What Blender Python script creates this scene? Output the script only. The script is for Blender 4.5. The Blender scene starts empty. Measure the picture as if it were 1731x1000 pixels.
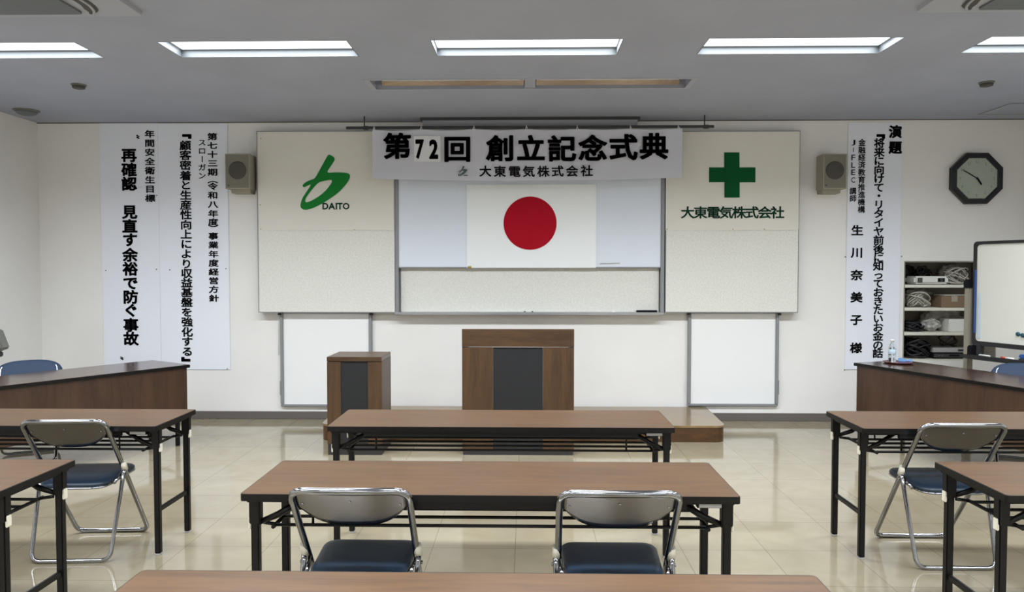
import bpy, bmesh, math, random
from mathutils import Vector, Matrix
random.seed(7)
C = bpy.context.scene.collection
SC = bpy.context.scene
PI = math.pi

# ---------------------------------------------------------------- camera, world, exposure
F, CX, CY, EYE = 1240.0, 865.5, 500.0, 1.503
YAW, PIT = math.atan(24.5 / F), math.atan(42 / F)
cam = bpy.data.cameras.new('camera'); cam_o = bpy.data.objects.new('camera', cam); C.objects.link(cam_o)
cam.sensor_width = 36; cam.lens = F / 1731 * 36; cam.clip_start = 0.05
cam_o.location = (0, 0, EYE); cam_o.rotation_euler = (PI / 2 - PIT, 0, YAW)
SC.camera = cam_o
w = bpy.data.worlds.new('world'); SC.world = w; w.use_nodes = True
w.node_tree.nodes['Background'].inputs[0].default_value = (0.6, 0.7, 0.8, 1)
w.node_tree.nodes['Background'].inputs[1].default_value = 0.0
SC.view_settings.view_transform = 'Standard'; SC.view_settings.look = 'None'
SC.view_settings.gamma = 1; SC.view_settings.use_curve_mapping = False
SC.view_settings.exposure = 1.12
LAMP, LAMP_W = 1.0, 25.0   # glow of each lit ceiling diffuser, watts of the tube behind it
LAMP_COL = (0.885, 0.94, 1.0)
SC.cycles.max_bounces = 10; SC.cycles.diffuse_bounces = 6; SC.cycles.glossy_bounces = 5
SC.cycles.use_denoising = True

H, WY = 3.0, 7.38            # ceiling height, back wall
XL, XR, YR = -4.95, 4.97, -5.6

def at(px, py, Y=None, z=None):
    x, y, zz = (px - CX) / F, -(py - CY) / F, -1.0
    a = PI / 2 - PIT; c, s = math.cos(a), math.sin(a)
    y, zz = c * y - s * zz, s * y + c * zz
    c, s = math.cos(YAW), math.sin(YAW)
    x, y = c * x - s * y, s * x + c * y
    t = Y / y if Y is not None else (z - EYE) / zz
    return Vector((x * t, y * t, EYE + zz * t))

# ---------------------------------------------------------------- materials
def lin(c):
    return tuple(((v / 255) / 12.92 if v / 255 <= .04045 else ((v / 255 + .055) / 1.055) ** 2.4) for v in c)
def rgba(c): return (*lin(c), 1)
def mat(name, col, rough=.5, metal=0, var=0., vscale=8, bump=0., bscale=200, spec=None, stretch=(1, 1, 1), col2=None, alpha=None, trans=0, coat=0):
    m = bpy.data.materials.new(name); m.use_nodes = True
    n = m.node_tree.nodes; l = m.node_tree.links; b = n['Principled BSDF']
    b.inputs['Base Color'].default_value = rgba(col)
    b.inputs['Roughness'].default_value = rough; b.inputs['Metallic'].default_value = metal
    if spec is not None: b.inputs['Specular IOR Level'].default_value = spec
    if trans: b.inputs['Transmission Weight'].default_value = trans
    if coat: b.inputs['Coat Weight'].default_value = coat; b.inputs['Coat Roughness'].default_value = .08
    tc = n.new('ShaderNodeTexCoord'); mp = n.new('ShaderNodeMapping'); mp.inputs['Scale'].default_value = stretch
    l.new(tc.outputs['Object'], mp.inputs[0])
    if var or col2:
        t = n.new('ShaderNodeTexNoise'); t.inputs['Scale'].default_value = vscale; t.inputs['Detail'].default_value = 6
        l.new(mp.outputs[0], t.inputs['Vector'])
        r = n.new('ShaderNodeValToRGB'); r.color_ramp.elements[0].position = .35; r.color_ramp.elements[1].position = .65
        c2 = col2 or tuple(max(0, v * (1 - var)) for v in col)
        r.color_ramp.elements[0].color = rgba(c2); r.color_ramp.elements[1].color = rgba(col)
        l.new(t.outputs[0], r.inputs[0]); l.new(r.outputs[0], b.inputs['Base Color'])
    if bump:
        t = n.new('ShaderNodeTexNoise'); t.inputs['Scale'].default_value = bscale; t.inputs['Detail'].default_value = 3
        l.new(mp.outputs[0], t.inputs['Vector'])
        bp = n.new('ShaderNodeBump'); bp.inputs['Strength'].default_value = bump; bp.inputs['Distance'].default_value = .002
        l.new(t.outputs[0], bp.inputs['Height']); l.new(bp.outputs[0], b.inputs['Normal'])
    return m
def wood(name, dark, light, stretch, rough=.4, scale=3., spec=.5):
    m = mat(name, light, rough, spec=spec)
    n = m.node_tree.nodes; l = m.node_tree.links; b = n['Principled BSDF']
    tc = n.new('ShaderNodeTexCoord'); mp = n.new('ShaderNodeMapping'); mp.inputs['Scale'].default_value = stretch
    l.new(tc.outputs['Object'], mp.inputs[0])
    a = n.new('ShaderNodeTexNoise'); a.inputs['Scale'].default_value = scale; a.inputs['Detail'].default_value = 8; a.inputs['Roughness'].default_value = .65; a.inputs['Distortion'].default_value = .6
    l.new(mp.outputs[0], a.inputs['Vector'])
    c = n.new('ShaderNodeTexNoise'); c.inputs['Scale'].default_value = scale * 7; c.inputs['Detail'].default_value = 4
    l.new(mp.outputs[0], c.inputs['Vector'])
    mx = n.new('ShaderNodeMath'); mx.operation = 'MULTIPLY_ADD'; mx.inputs[1].default_value = .35
    l.new(c.outputs[0], mx.inputs[0]); l.new(a.outputs[0], mx.inputs[2])
    r = n.new('ShaderNodeValToRGB'); r.color_ramp.elements[0].position = .5; r.color_ramp.elements[1].position = .82
    r.color_ramp.elements[0].color = rgba(dark); r.color_ramp.elements[1].color = rgba(light)
    l.new(mx.outputs[0], r.inputs[0]); l.new(r.outputs[0], b.inputs['Base Color'])
    return m

M = {}
M['wall'] = mat('wall_paint', (236, 234, 230), .85, bump=.25, bscale=160, var=.02, vscale=1.5)
M['ceil'] = mat('ceiling_board', (170, 174, 188), .9, bump=.3, bscale=90, var=.03, vscale=2)
M['base'] = mat('grey_vinyl_skirting', (100, 94, 90), .5)
M['trough'] = mat('grey_white_trough', (60, 64, 66), .6)
M['wbpanel'] = mat('white_wall_board', (238, 238, 237), .5)
M['white_metal'] = mat('white_enamel', (235, 237, 236), .35)
M['table'] = wood('table_laminate', (72, 50, 29), (95, 67, 40), (.6, 9, 1), .34, 3.5, .4)
M['desk_top'] = wood('desk_laminate', (52, 36, 30), (72, 52, 44), (.8, 8, 1), .16, 3, .9)
M['panel'] = wood('wood_panel_brown', (52, 33, 22), (72, 49, 33), (3, 3, .35), .4, 3)
M['lect'] = wood('lectern_walnut', (58, 38, 19), (80, 55, 29), (6, 6, .5), .42, 3)
M['lect_h'] = wood('lectern_walnut_top', (60, 40, 23), (80, 57, 34), (.6, 8, 5), .3, 3)
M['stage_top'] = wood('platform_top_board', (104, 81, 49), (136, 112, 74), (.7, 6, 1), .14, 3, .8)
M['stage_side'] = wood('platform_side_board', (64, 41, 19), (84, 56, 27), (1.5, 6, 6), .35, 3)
M['black'] = mat('black_paint', (7, 6, 6), .45, spec=.3)
M['edge'] = mat('black_edge', (7, 6, 6), .4, spec=.3)
M['chrome'] = mat('chrome', (150, 151, 154), .12, 1)
M['plate'] = mat('brushed_steel', (124, 121, 119), .2, 1, bump=.04, bscale=40, stretch=(1, 1, 1))
M['blue'] = mat('navy_vinyl', (29, 45, 62), .38, var=.15, vscale=30, bump=.25, bscale=350)
M['blue_lt'] = mat('blue_vinyl', (18, 42, 68), .7, bump=.2, bscale=350)
M['ivory'] = mat('ivory_plastic', (214, 208, 190), .5)
M['label'] = mat('silver_label', (170, 168, 165), .4)
M['slate'] = mat('dark_grey_cloth_panel', (20, 20, 22), .75, bump=.3, bscale=500)
M['plinth'] = mat('dark_plinth', (40, 38, 37), .5)
M['alu'] = mat('aluminium', (176, 178, 180), .38, 1)
M['alu_p'] = mat('grey_painted_frame', (138, 140, 142), .4)
M['beige'] = mat('beige_pinboard_cloth', (228, 227, 219), .9, var=.05, vscale=60, bump=.3, bscale=400)
M['cream'] = mat('cream_paper', (224, 221, 211), .8, bump=.1, bscale=20)
M['wb'] = mat('whiteboard_enamel', (224, 230, 240), .13, spec=.5)
M['wb_warm'] = mat('whiteboard_cream', (214, 213, 202), .22)
M['paper'] = mat('white_poster_paper', (233, 236, 244), .75, bump=.12, bscale=8)
M['banner'] = mat('banner_cloth', (205, 206, 216), .8, bump=.15, bscale=12)
M['patch'] = mat('white_paper_patch', (226, 228, 230), .7)
M['flag'] = mat('flag_cloth', (242, 245, 245), .7, bump=.1, bscale=15)
M['red'] = mat('flag_red', (172, 6, 32), .7, spec=.15)
M['ink'] = mat('black_ink', (14, 14, 20), .7, spec=.2)
M['inkgrey'] = mat('grey_ink', (72, 88, 86), .6)
M['green'] = mat('logo_green', (14, 122, 44), .6, spec=.2)
M['dgreen'] = mat('cross_green', (3, 82, 42), .7, spec=.15)
M['tgreen'] = mat('dark_green_ink', (14, 70, 48), .7, spec=.15)
M['spk'] = mat('beige_speaker_box', (158, 152, 136), .6)
M['spk_f'] = mat('greige_speaker_front', (122, 119, 107), .7, bump=.3, bscale=600)
M['grille'] = mat('dark_grille', (78, 75, 70), .7, bump=.6, bscale=700)
M['dark'] = mat('dark_plastic', (52, 52, 54), .5)
M['navyframe'] = mat('clock_frame', (12, 14, 24), .3)
M['dial'] = mat('clock_dial', (170, 178, 164), .35)
M['dialnum'] = mat('clock_numeral', (110, 118, 106), .6)
M['brownr'] = mat('amber_mirror_reflector', (150, 132, 118), .16, .9)
M['acgrey'] = mat('ac_grille', (105, 110, 114), .6)
M['acwhite'] = mat('ac_white', (170, 173, 182), .5)
M['shelfw'] = mat('shelf_board', (222, 220, 206), .5)
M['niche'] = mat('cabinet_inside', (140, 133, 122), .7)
M['card'] = mat('cardboard', (126, 104, 82), .8)
M['bag'] = mat('clear_plastic_bag', (190, 188, 180), .3, var=.3, vscale=20, bump=.6, bscale=25)
M['cablew'] = mat('white_cable', (190, 186, 176), .5)
M['cableb'] = mat('black_cable', (18, 18, 22), .5)
M['proj'] = mat('projector_white', (222, 222, 216), .4)
M['post'] = mat('grey_beige_post', (140, 133, 118), .45)
M['dframe'] = mat('charcoal_frame', (30, 29, 31), .45)
M['bluep'] = mat('blue_plastic', (40, 78, 142), .45)
M['blueclo'] = mat('light_blue_cloth', (120, 168, 218), .8)
M['teal'] = mat('teal_magnet', (22, 70, 84), .4)
M['tray'] = mat('lacquer_red', (84, 26, 22), .25)
M['orange'] = mat('marker_red', (190, 70, 50), .4)
M['brass'] = mat('brass_pin', (190, 158, 80), .35, .8)
M['petlabel'] = mat('pale_blue_label', (188, 204, 214), .5)
m = M['pet'] = mat('clear_bottle', (240, 245, 248), .06, trans=1.0); m.node_tree.nodes['Principled BSDF'].inputs['IOR'].default_value = 1.2
m = M['greydev'] = mat('grey_device', (112, 112, 104), .5)
# lit diffuser
m = bpy.data.materials.new('lamp_diffuser'); m.use_nodes = True; n = m.node_tree.nodes
b = n['Principled BSDF']; b.inputs['Base Color'].default_value = (.9, .9, .9, 1)
b.inputs['Emission Color'].default_value = (*LAMP_COL, 1); b.inputs['Emission Strength'].default_value = LAMP
M['lamp'] = m
# glossy vinyl floor tiles
m = mat('vinyl_floor_tile', (180, 168, 146), .1, spec=.75); M['floor'] = m
n = m.node_tree.nodes; l = m.node_tree.links; b = n['Principled BSDF']
tc = n.new('ShaderNodeTexCoord')
mp = n.new('ShaderNodeMapping'); mp.inputs['Location'].default_value = (.06, .12, 0); l.new(tc.outputs['Object'], mp.inputs[0])
br = n.new('ShaderNodeTexBrick'); br.offset = 0; br.inputs['Scale'].default_value = 1
br.inputs['Brick Width'].default_value = .45; br.inputs['Row Height'].default_value = .45
br.inputs['Mortar Size'].default_value = .0022; br.inputs['Mortar Smooth'].default_value = .6; br.inputs['Bias'].default_value = 0
br.inputs['Color1'].default_value = rgba((146, 137, 116)); br.inputs['Color2'].default_value = rgba((142, 133, 112)); br.inputs['Mortar'].default_value = rgba((108, 99, 82))
l.new(mp.outputs[0], br.inputs['Vector'])
t = n.new('ShaderNodeTexNoise'); t.inputs['Scale'].default_value = 3.5; t.inputs['Detail'].default_value = 8; t.inputs['Distortion'].default_value = 1.5
l.new(tc.outputs['Object'], t.inputs['Vector'])
r = n.new('ShaderNodeValToRGB'); r.color_ramp.elements[0].position = .3; r.color_ramp.elements[1].position = .7
r.color_ramp.elements[0].color = (.88, .86, .82, 1); r.color_ramp.elements[1].color = (1, 1, 1, 1)
l.new(t.outputs[0], r.inputs[0])
mx = n.new('ShaderNodeMixRGB'); mx.blend_type = 'MULTIPLY'; mx.inputs[0].default_value = 1
l.new(br.outputs['Color'], mx.inputs[1]); l.new(r.outputs[0], mx.inputs[2]); l.new(mx.outputs[0], b.inputs['Base Color'])
t2 = n.new('ShaderNodeTexNoise'); t2.inputs['Scale'].default_value = 1.2; l.new(tc.outputs['Object'], t2.inputs['Vector'])
mr = n.new('ShaderNodeMapRange'); mr.inputs[3].default_value = .04; mr.inputs[4].default_value = .11; l.new(t2.outputs[0], mr.inputs[0]); l.new(mr.outputs[0], b.inputs['Roughness'])
bp = n.new('ShaderNodeBump'); bp.inputs['Strength'].default_value = .05; bp.inputs['Distance'].default_value = .01
t3 = n.new('ShaderNodeTexNoise'); t3.inputs['Scale'].default_value = 5; l.new(tc.outputs['Object'], t3.inputs['Vector'])
l.new(t3.outputs[0], bp.inputs['Height']); l.new(bp.outputs[0], b.inputs['Normal'])

# ---------------------------------------------------------------- mesh helpers
def box(bm, x0, x1, y0, y1, z0, z1, bev=0, mtx=None):
    r = bmesh.ops.create_cube(bm, size=1); vs = r['verts']
    for v in vs:
        v.co = Vector(((x0 + x1) / 2 + v.co.x * (x1 - x0), (y0 + y1) / 2 + v.co.y * (y1 - y0), (z0 + z1) / 2 + v.co.z * (z1 - z0)))
    if bev:
        es = list({e for v in vs for e in v.link_edges})
        r = bmesh.ops.bevel(bm, geom=es, offset=bev, segments=2, affect='EDGES', clamp_overlap=True)
        vs = list({v for f in r['faces'] for v in f.verts} | {v for v in vs if v.is_valid})
    if mtx:
        for v in vs: v.co = mtx @ v.co
    return vs
def fillet(pts, rad, n=6, closed=False):
    pts = [Vector(p) for p in pts]; out = []; N = len(pts)
    for i, p in enumerate(pts):
        if not closed and i in (0, N - 1): out.append(p); continue
        a, b_ = pts[i - 1], pts[(i + 1) % N]
        rr = rad[i] if isinstance(rad, (list, tuple)) else rad
        if rr <= 0: out.append(p); continue
        d0, d1 = (a - p), (b_ - p); rr = min(rr, d0.length * .49, d1.length * .49)
        p0, p1 = p + d0.normalized() * rr, p + d1.normalized() * rr
        for k in range(n + 1):
            t = k / n; out.append(p0 * (1 - t) ** 2 + p * 2 * t * (1 - t) + p1 * t * t)
    return out
def tube(bm, pts, r, seg=10, closed=False):
    pts = [Vector(p) for p in pts]; N = len(pts); rings = []
    def tan(i):
        if closed: return (pts[(i + 1) % N] - pts[i - 1]).normalized()
        return (pts[min(i + 1, N - 1)] - pts[max(i - 1, 0)]).normalized()
    t = tan(0); up = Vector((0, 0, 1)) if abs(t.z) < .9 else Vector((1, 0, 0)); nrm = (up - t * up.dot(t)).normalized()
    for i in range(N):
        t2 = tan(i); q = t.rotation_difference(t2); nrm = (q @ nrm); nrm = (nrm - t2 * nrm.dot(t2)).normalized(); t = t2
        bn = t.cross(nrm); rr = r[i] if isinstance(r, (list, tuple)) else r
        rings.append([bm.verts.new(pts[i] + (nrm * math.cos(2 * PI * k / seg) + bn * math.sin(2 * PI * k / seg)) * rr) for k in range(seg)])
    for i in range(N if closed else N - 1):
        A, B = rings[i], rings[(i + 1) % N]
        off = 0
        if closed and i == N - 1:
            off = min(range(seg), key=lambda o: (A[0].co - B[o].co).length)
        for k in range(seg):
            f = bm.faces.new((A[k], A[(k + 1) % seg], B[(k + 1 + off) % seg], B[(k + off) % seg])); f.smooth = True
    if not closed:
        bm.faces.new(rings[0][::-1]); bm.faces.new(rings[-1])
def prism(bm, poly, fn, d0, d1):
    """extrude 2-D polygon poly; fn(u,v,d) -> point"""
    A = [bm.verts.new(fn(u, v, d0)) for u, v in poly]; B = [bm.verts.new(fn(u, v, d1)) for u, v in poly]
    bm.faces.new(A); bm.faces.new(B[::-1]); n = len(poly)
    for i in range(n): bm.faces.new((A[i], B[i], B[(i + 1) % n], A[(i + 1) % n]))
def lathe(bm, prof, c=(0, 0, 0), seg=24, axis='z', smooth=True):
    c = Vector(c); rings = []
    for r, h in prof:
        ring = []
        for k in range(seg):
            a = 2 * PI * k / seg; u, v = r * math.cos(a), r * math.sin(a)
            p = Vector((u, v, h)) if axis == 'z' else (Vector((u, h, v)) if axis == 'y' else Vector((h, u, v)))
            ring.append(bm.verts.new(c + p))
        rings.append(ring)
    for i in range(len(rings) - 1):
        for k in range(seg):
            f = bm.faces.new((rings[i][k], rings[i][(k + 1) % seg], rings[i + 1][(k + 1) % seg], rings[i + 1][k])); f.smooth = smooth
    bm.faces.new(rings[0][::-1]); bm.faces.new(rings[-1])
def rrect(hx, hy, r, n=6, cx=0, cy=0):
    out = []
    for sx, sy, a0 in ((1, 1, 0), (-1, 1, PI / 2), (-1, -1, PI), (1, -1, 1.5 * PI)):
        for k in range(n + 1):
            a = a0 + k / n * PI / 2
            out.append((cx + sx * (hx - r) + r * math.cos(a), cy + sy * (hy - r) + r * math.sin(a)))
    return out
def solid_grid(bm, nu, nv, front, back, smooth=True):
    """closed shell between two parametric sheets"""
    A = [[bm.verts.new(front(i / nu, j / nv)) for j in range(nv + 1)] for i in range(nu + 1)]
    B = [[bm.verts.new(back(i / nu, j / nv)) for j in range(nv + 1)] for i in range(nu + 1)]
    for i in range(nu):
        for j in range(nv):
            for G, rev in ((A, False), (B, True)):
                q = [G[i][j], G[i + 1][j], G[i + 1][j + 1], G[i][j + 1]]
                f = bm.faces.new(q[::-1] if rev else q); f.smooth = smooth
    for i in range(nu):
        bm.faces.new((A[i][0], B[i][0], B[i + 1][0], A[i + 1][0])); bm.faces.new((A[i][nv], A[i + 1][nv], B[i + 1][nv], B[i][nv]))
    for j in range(nv):
        bm.faces.new((A[0][j], A[0][j + 1], B[0][j + 1], B[0][j])); bm.faces.new((A[nu][j], B[nu][j], B[nu][j + 1], A[nu][j + 1]))
def build(name, bm, m, parent=None, label=None, recalc=True, **kw):
    if recalc: bmesh.ops.recalc_face_normals(bm, faces=bm.faces)
    me = bpy.data.meshes.new(name); bm.to_mesh(me); bm.free()
    for x in (m if isinstance(m, (list, tuple)) else [m]): me.materials.append(M[x])
    o = bpy.data.objects.new(name, me); C.objects.link(o)
    if parent: o.parent = parent
    if label: o['label'] = label
    for k, v in kw.items(): o[k] = v
    return o
def BM(): return bmesh.new()
def mk(name, m, parent, fn, *a, **k):
    bm = BM(); fn(bm, *a); return build(name, bm, m, parent, **k)
def quick(name, m, parent, *boxes, bev=0, **k):
    bm = BM()
    for b_ in boxes: box(bm, *b_, bev=bev)
    return build(name, bm, m, parent, **k)
def thing(name, label, cat, loc=(0, 0, 0), rz=0, group=None):
    o = bpy.data.objects.new(name, None); C.objects.link(o); o.location = loc; o.rotation_euler = (0, 0, rz)
    o.empty_display_size = .05
    return tag(o, label, cat, group)
def tag(o, label, cat, group=None):
    o['label'] = label; o['category'] = cat
    if group: o['group'] = group
    return o
def copy_tree(o, parent=None):
    c = o.copy(); C.objects.link(c)
    if parent: c.parent = parent
    for ch in list(o.children): copy_tree(ch, c)
    return c
def struct(name, bm, m): return build(name, bm, m, kind='structure')

# ---------------------------------------------------------------- lettering
_g = {}
def raw_glyph(ch, off):
    k = (ch, off)
    if k not in _g:
        cu = bpy.data.curves.new('glyph', 'FONT'); cu.body = ch; cu.size = 1; cu.resolution_u = 3
        o = bpy.data.objects.new('glyph', cu); C.objects.link(o)
        dg = bpy.context.evaluated_depsgraph_get(); me = bpy.data.meshes.new_from_object(o.evaluated_get(dg))
        V = [(v.co.x, v.co.y) for v in me.vertices]; P = [tuple(p.vertices) for p in me.polygons]
        if off:      # bolder weight: thicken every outline edge by off
            cnt = {}
            for p in P:
                for i in range(len(p)): e = tuple(sorted((p[i], p[(i + 1) % len(p)]))); cnt[e] = cnt.get(e, 0) + 1
            for (a, b_), c_ in list(cnt.items()):
                if c_ != 1: continue
                (x0, y0), (x1, y1) = V[a], V[b_]; dx, dy = x1 - x0, y1 - y0; L = math.hypot(dx, dy)
                if L < 1e-7: continue
                dx, dy = dx / L * off, dy / L * off; h = .6
                i0 = len(V); V += [(x0 - dx * h + dy, y0 - dy * h - dx), (x1 + dx * h + dy, y1 + dy * h - dx), (x1 + dx * h - dy, y1 + dy * h + dx), (x0 - dx * h - dy, y0 - dy * h + dx)]
                P.append((i0, i0 + 1, i0 + 2, i0 + 3))
        _g[k] = (V, P)
        bpy.data.objects.remove(o); bpy.data.curves.remove(cu); bpy.data.meshes.remove(me)
    return _g[k]
def bbox(vs):
    xs = [v[0] for v in vs]; ys = [v[1] for v in vs]
    return min(xs), max(xs), min(ys), max(ys)
REF = bbox(raw_glyph('国', 0)[0])
VERT = {'「': '﹁', '『': '﹃', '』': '﹄', '（': '︵', '）': '︶'}
def glyph(bm, ch, c, wx, hz, off=.03, rot=0, fit=False, axis=None):
    """one character centred at c on a wall-parallel plane facing the room"""
    vs, fs = raw_glyph(ch, off)
    if not vs: return
    b_ = bbox(vs) if fit else REF
    cx, cy = (b_[0] + b_[1]) / 2, (b_[2] + b_[3]) / 2; sx, sy = wx / (b_[1] - b_[0]), hz / (b_[3] - b_[2])
    nv = []
    for x, y in vs:
        x, y = x - cx, y - cy
        if rot: x, y = y, -x
        nv.append(bm.verts.new((c[0] + x * sx, c[1], c[2] + y * sy)))
    for f in fs:
        try: bm.faces.new([nv[i] for i in f])
        except ValueError: pass
def column(bm, text, x0, x1, ys, w_, h_, Y, off=.03):
    y0, y1 = ys[0], ys[-1]; k = Y / F
    for ch, y in zip(text, ys):
        if ch == ' ': continue
        x = x0 + (x1 - x0) * (y - y0) / max(1, (y1 - y0))
        p = at(x, y, Y=Y)
        if ch == 'ー': glyph(bm, 'ー', p, w_ * k, h_ * k, off, rot=1)
        elif ch == '|': glyph(bm, 'ー', p, w_ * k * .8, h_ * k * .7, off * .5, rot=1)
        elif ch.isascii(): glyph(bm, ch, p, w_ * k * .62, h_ * k * .85, off * .7, fit=True)
        else: glyph(bm, VERT.get(ch, ch), p, w_ * k, h_ * k, off + (.035 if ch in '『』' else 0))
def spread(a, b_, n): return [a + (b_ - a) * i / (n - 1) for i in range(n)]

# ================================================================= SETTING
bm = BM(); box(bm, XL - .1, XR + .1, YR - .1, WY + .6, -.05, 0); struct('floor', bm, 'floor')
# ceiling with openings for the recessed fixtures
LX = [-3.59, -1.795, 0.0, 1.80, 3.60]; LY = [4.978, 1.93, -1.12, -4.1]
TW, TD = 1.252, .35
holes = [(x - TW / 2, x + TW / 2, y - TD / 2, y + TD / 2) for x in LX for y in LY]
UX0, UX1, UY0, UY1 = -1.245, 1.30, 5.77, 6.075
holes.append((UX0, UX1, UY0, UY1))
AC = [(-2.96, 3.72), (2.96, 3.75)]
def holed(bm, u0, u1, v0, v1, hs, fn, d0, d1):
    us = sorted({u0, u1} | {h[0] for h in hs} | {h[1] for h in hs}); vs = sorted({v0, v1} | {h[2] for h in hs} | {h[3] for h in hs})
    def solid(i, j):
        if i < 0 or j < 0 or i >= len(us) - 1 or j >= len(vs) - 1: return False
        u, v = (us[i] + us[i + 1]) / 2, (vs[j] + vs[j + 1]) / 2
        return not any(h[0] < u < h[1] and h[2] < v < h[3] for h in hs)
    V = {}
    def vt(i, j, d):
        if (i, j, d) not in V: V[(i, j, d)] = bm.verts.new(fn(us[i], vs[j], d))
        return V[(i, j, d)]
    for i in range(len(us) - 1):
        for j in range(len(vs) - 1):
            if not solid(i, j): continue
            for d in (d0, d1): bm.faces.new([vt(i, j, d), vt(i + 1, j, d), vt(i + 1, j + 1, d), vt(i, j + 1, d)])
            for di, dj, a, b_ in ((-1, 0, (i, j), (i, j + 1)), (1, 0, (i + 1, j), (i + 1, j + 1)), (0, -1, (i, j), (i + 1, j)), (0, 1, (i, j + 1), (i + 1, j + 1))):
                if not solid(i + di, j + dj): bm.faces.new([vt(*a, d0), vt(*b_, d0), vt(*b_, d1), vt(*a, d1)])
bm = BM(); holed(bm, XL - .1, XR + .1, YR - .1, WY + .1, holes, lambda u, v, d: (u, v, d), H, H + .03); struct('ceiling', bm, 'ceil')
# back wall with the recessed cupboard opening
NX0 = at(1527, 520, Y=WY).x; NX1 = NX0 + .92; NZ0 = at(1527, 609, Y=WY).z; NZ1 = at(1527, 441, Y=WY).z
bm = BM(); holed(bm, XL - .1, XR + .1, 0, H, [(NX0, NX1, NZ0, NZ1)], lambda u, v, d: (u, d, v), WY, WY + .08); struct('wall_back', bm, 'wall')
bm = BM(); box(bm, XL - .1, XL, YR, WY, 0, H); struct('wall_left', bm, 'wall')
bm = BM(); box(bm, XR, XR + .1, YR, WY, 0, H); struct('wall_right', bm, 'wall')
bm = BM(); box(bm, XL - .1, XR + .1, YR - .1, YR, 0, H); struct('wall_rear', bm, 'wall')
bm = BM(); box(bm, XL, XR, WY - .012, WY, 0, .078, bev=.003); struct('baseboard_back', bm, 'base')
bm = BM(); box(bm, XL, XL + .012, YR, WY - .012, 0, .078); struct('baseboard_left', bm, 'base')
bm = BM(); box(bm, XR - .012, XR, YR, WY - .012, 0, .078); struct('baseboard_right', bm, 'base')
bm = BM(); box(bm, XL, XR, WY - .008, WY, H - .008, H); struct('trim_1', bm, 'base')

# ================================================================= CEILING FIXTURES
def light_proto():
    t = thing('ceiling_light', 'x', 'light')
    bm = BM(); hx, hy, d = TW / 2 - .001, TD / 2 - .001, .058
    # white trough: four thin side walls and a rim
    box(bm, -hx, hx, -hy, -hy + .004, 0, d); box(bm, -hx, hx, hy - .004, hy, 0, d)
    box(bm, -hx, -hx + .004, -hy + .004, hy - .004, 0, d); box(bm, hx - .004, hx, -hy + .004, hy - .004, 0, d)
    box(bm, -hx, hx, -hy, hy, d + .012, d + .02)
    build('housing', bm, 'trough', t)
    bm = BM(); box(bm, -hx + .006, hx - .006, -hy + .005, hy - .005, d - .004, d + .006, bev=.002); build('diffuser', bm, 'lamp', t)
    ld = bpy.data.lights.new('lamp', 'AREA'); ld.shape = 'RECTANGLE'; ld.size = 1.2; ld.size_y = .3; ld.energy = LAMP_W; ld.color = LAMP_COL; ld.spread = math.radians(152)
    lo = bpy.data.objects.new('lamp', ld); C.objects.link(lo); lo.parent = t; lo.location = (0, 0, d - .006)
    return t
proto = light_proto(); first = True
rown = ['front row nearest the stage wall', 'second row from the stage wall', 'third row from the stage wall', 'rearmost row of the room']
coln = ['far left', 'second from left', 'middle', 'second from right', 'far right']
front = ['lit recessed ceiling light cut off by the left edge of the photo', 'lit recessed ceiling light in the front row, over the left slogan posters',
         'lit recessed ceiling light in the middle of the front row, before the unlit fixture',
         'lit recessed ceiling light in the front row, over the green cross', 'lit recessed ceiling light cut off by the right edge of the photo']
for j, y in enumerate(LY):
    for i, x in enumerate(LX):
        o = proto if first else copy_tree(proto); first = False
        o.location = (x, y, H)
        tag(o, front[i] if j == 0 else 'lit recessed ceiling light, %s of the %s' % (coln[i], rown[j]), 'light', 'lit recessed fluorescent ceiling lights')
# unlit fixture over the stage
t = thing('unlit_ceiling_light', 'long switched-off recessed ceiling fixture with two mirror reflector bays above the banner', 'light', ((UX0 + UX1) / 2, (UY0 + UY1) / 2, H))
hx, hy = (UX1 - UX0) / 2, (UY1 - UY0) / 2
bm = BM(); g = .03
box(bm, -hx - g, hx + g, -hy - .012, -hy + .012, -.006, 0); box(bm, -hx - g, hx + g, hy - .012, hy + .012, -.006, 0)
box(bm, -hx - g, -hx + .012, -hy + .012, hy - .012, -.006, 0); box(bm, hx - .012, hx + g, -hy + .012, hy - .012, -.006, 0)
build('trim_frame', bm, 'acwhite', t)
bm = BM()
box(bm, -hx + .001, hx - .001, -hy + .001, -hy + .006, 0, .09); box(bm, -hx + .001, hx - .001, hy - .006, hy - .001, 0, .09)
box(bm, -hx + .001, -hx + .006, -hy + .006, hy - .006, 0, .09); box(bm, hx - .006, hx - .001, -hy + .006, hy - .006, 0, .09); box(bm, -hx + .001, hx - .001, -hy, hy, .09, .1)
build('housing', bm, 'ceil', t)
quick('divider', 'acwhite', t, (-.042, .042, -hy + .006, hy - .006, .002, .089))
for s in (-1, 1):
    bm = BM(); x0, x1 = sorted((s * .05, s * (hx - .06)))
    prof = [(-.13, .02), (-.1, .06), (-.05, .08), (0, .06), (.05, .08), (.1, .06), (.13, .02), (.13, .024), (.1, .066), (.05, .086), (0, .066), (-.05, .086), (-.1, .066), (-.13, .024)]
    prism(bm, prof, lambda u, v, d: (d, u, v), x0, x1); build('reflector', bm, 'brownr', t)
    mk('tube', 'white_metal', t, tube, [(x0 + .03, 0, .04), (x1 - .03, 0, .04)], .013)
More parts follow.
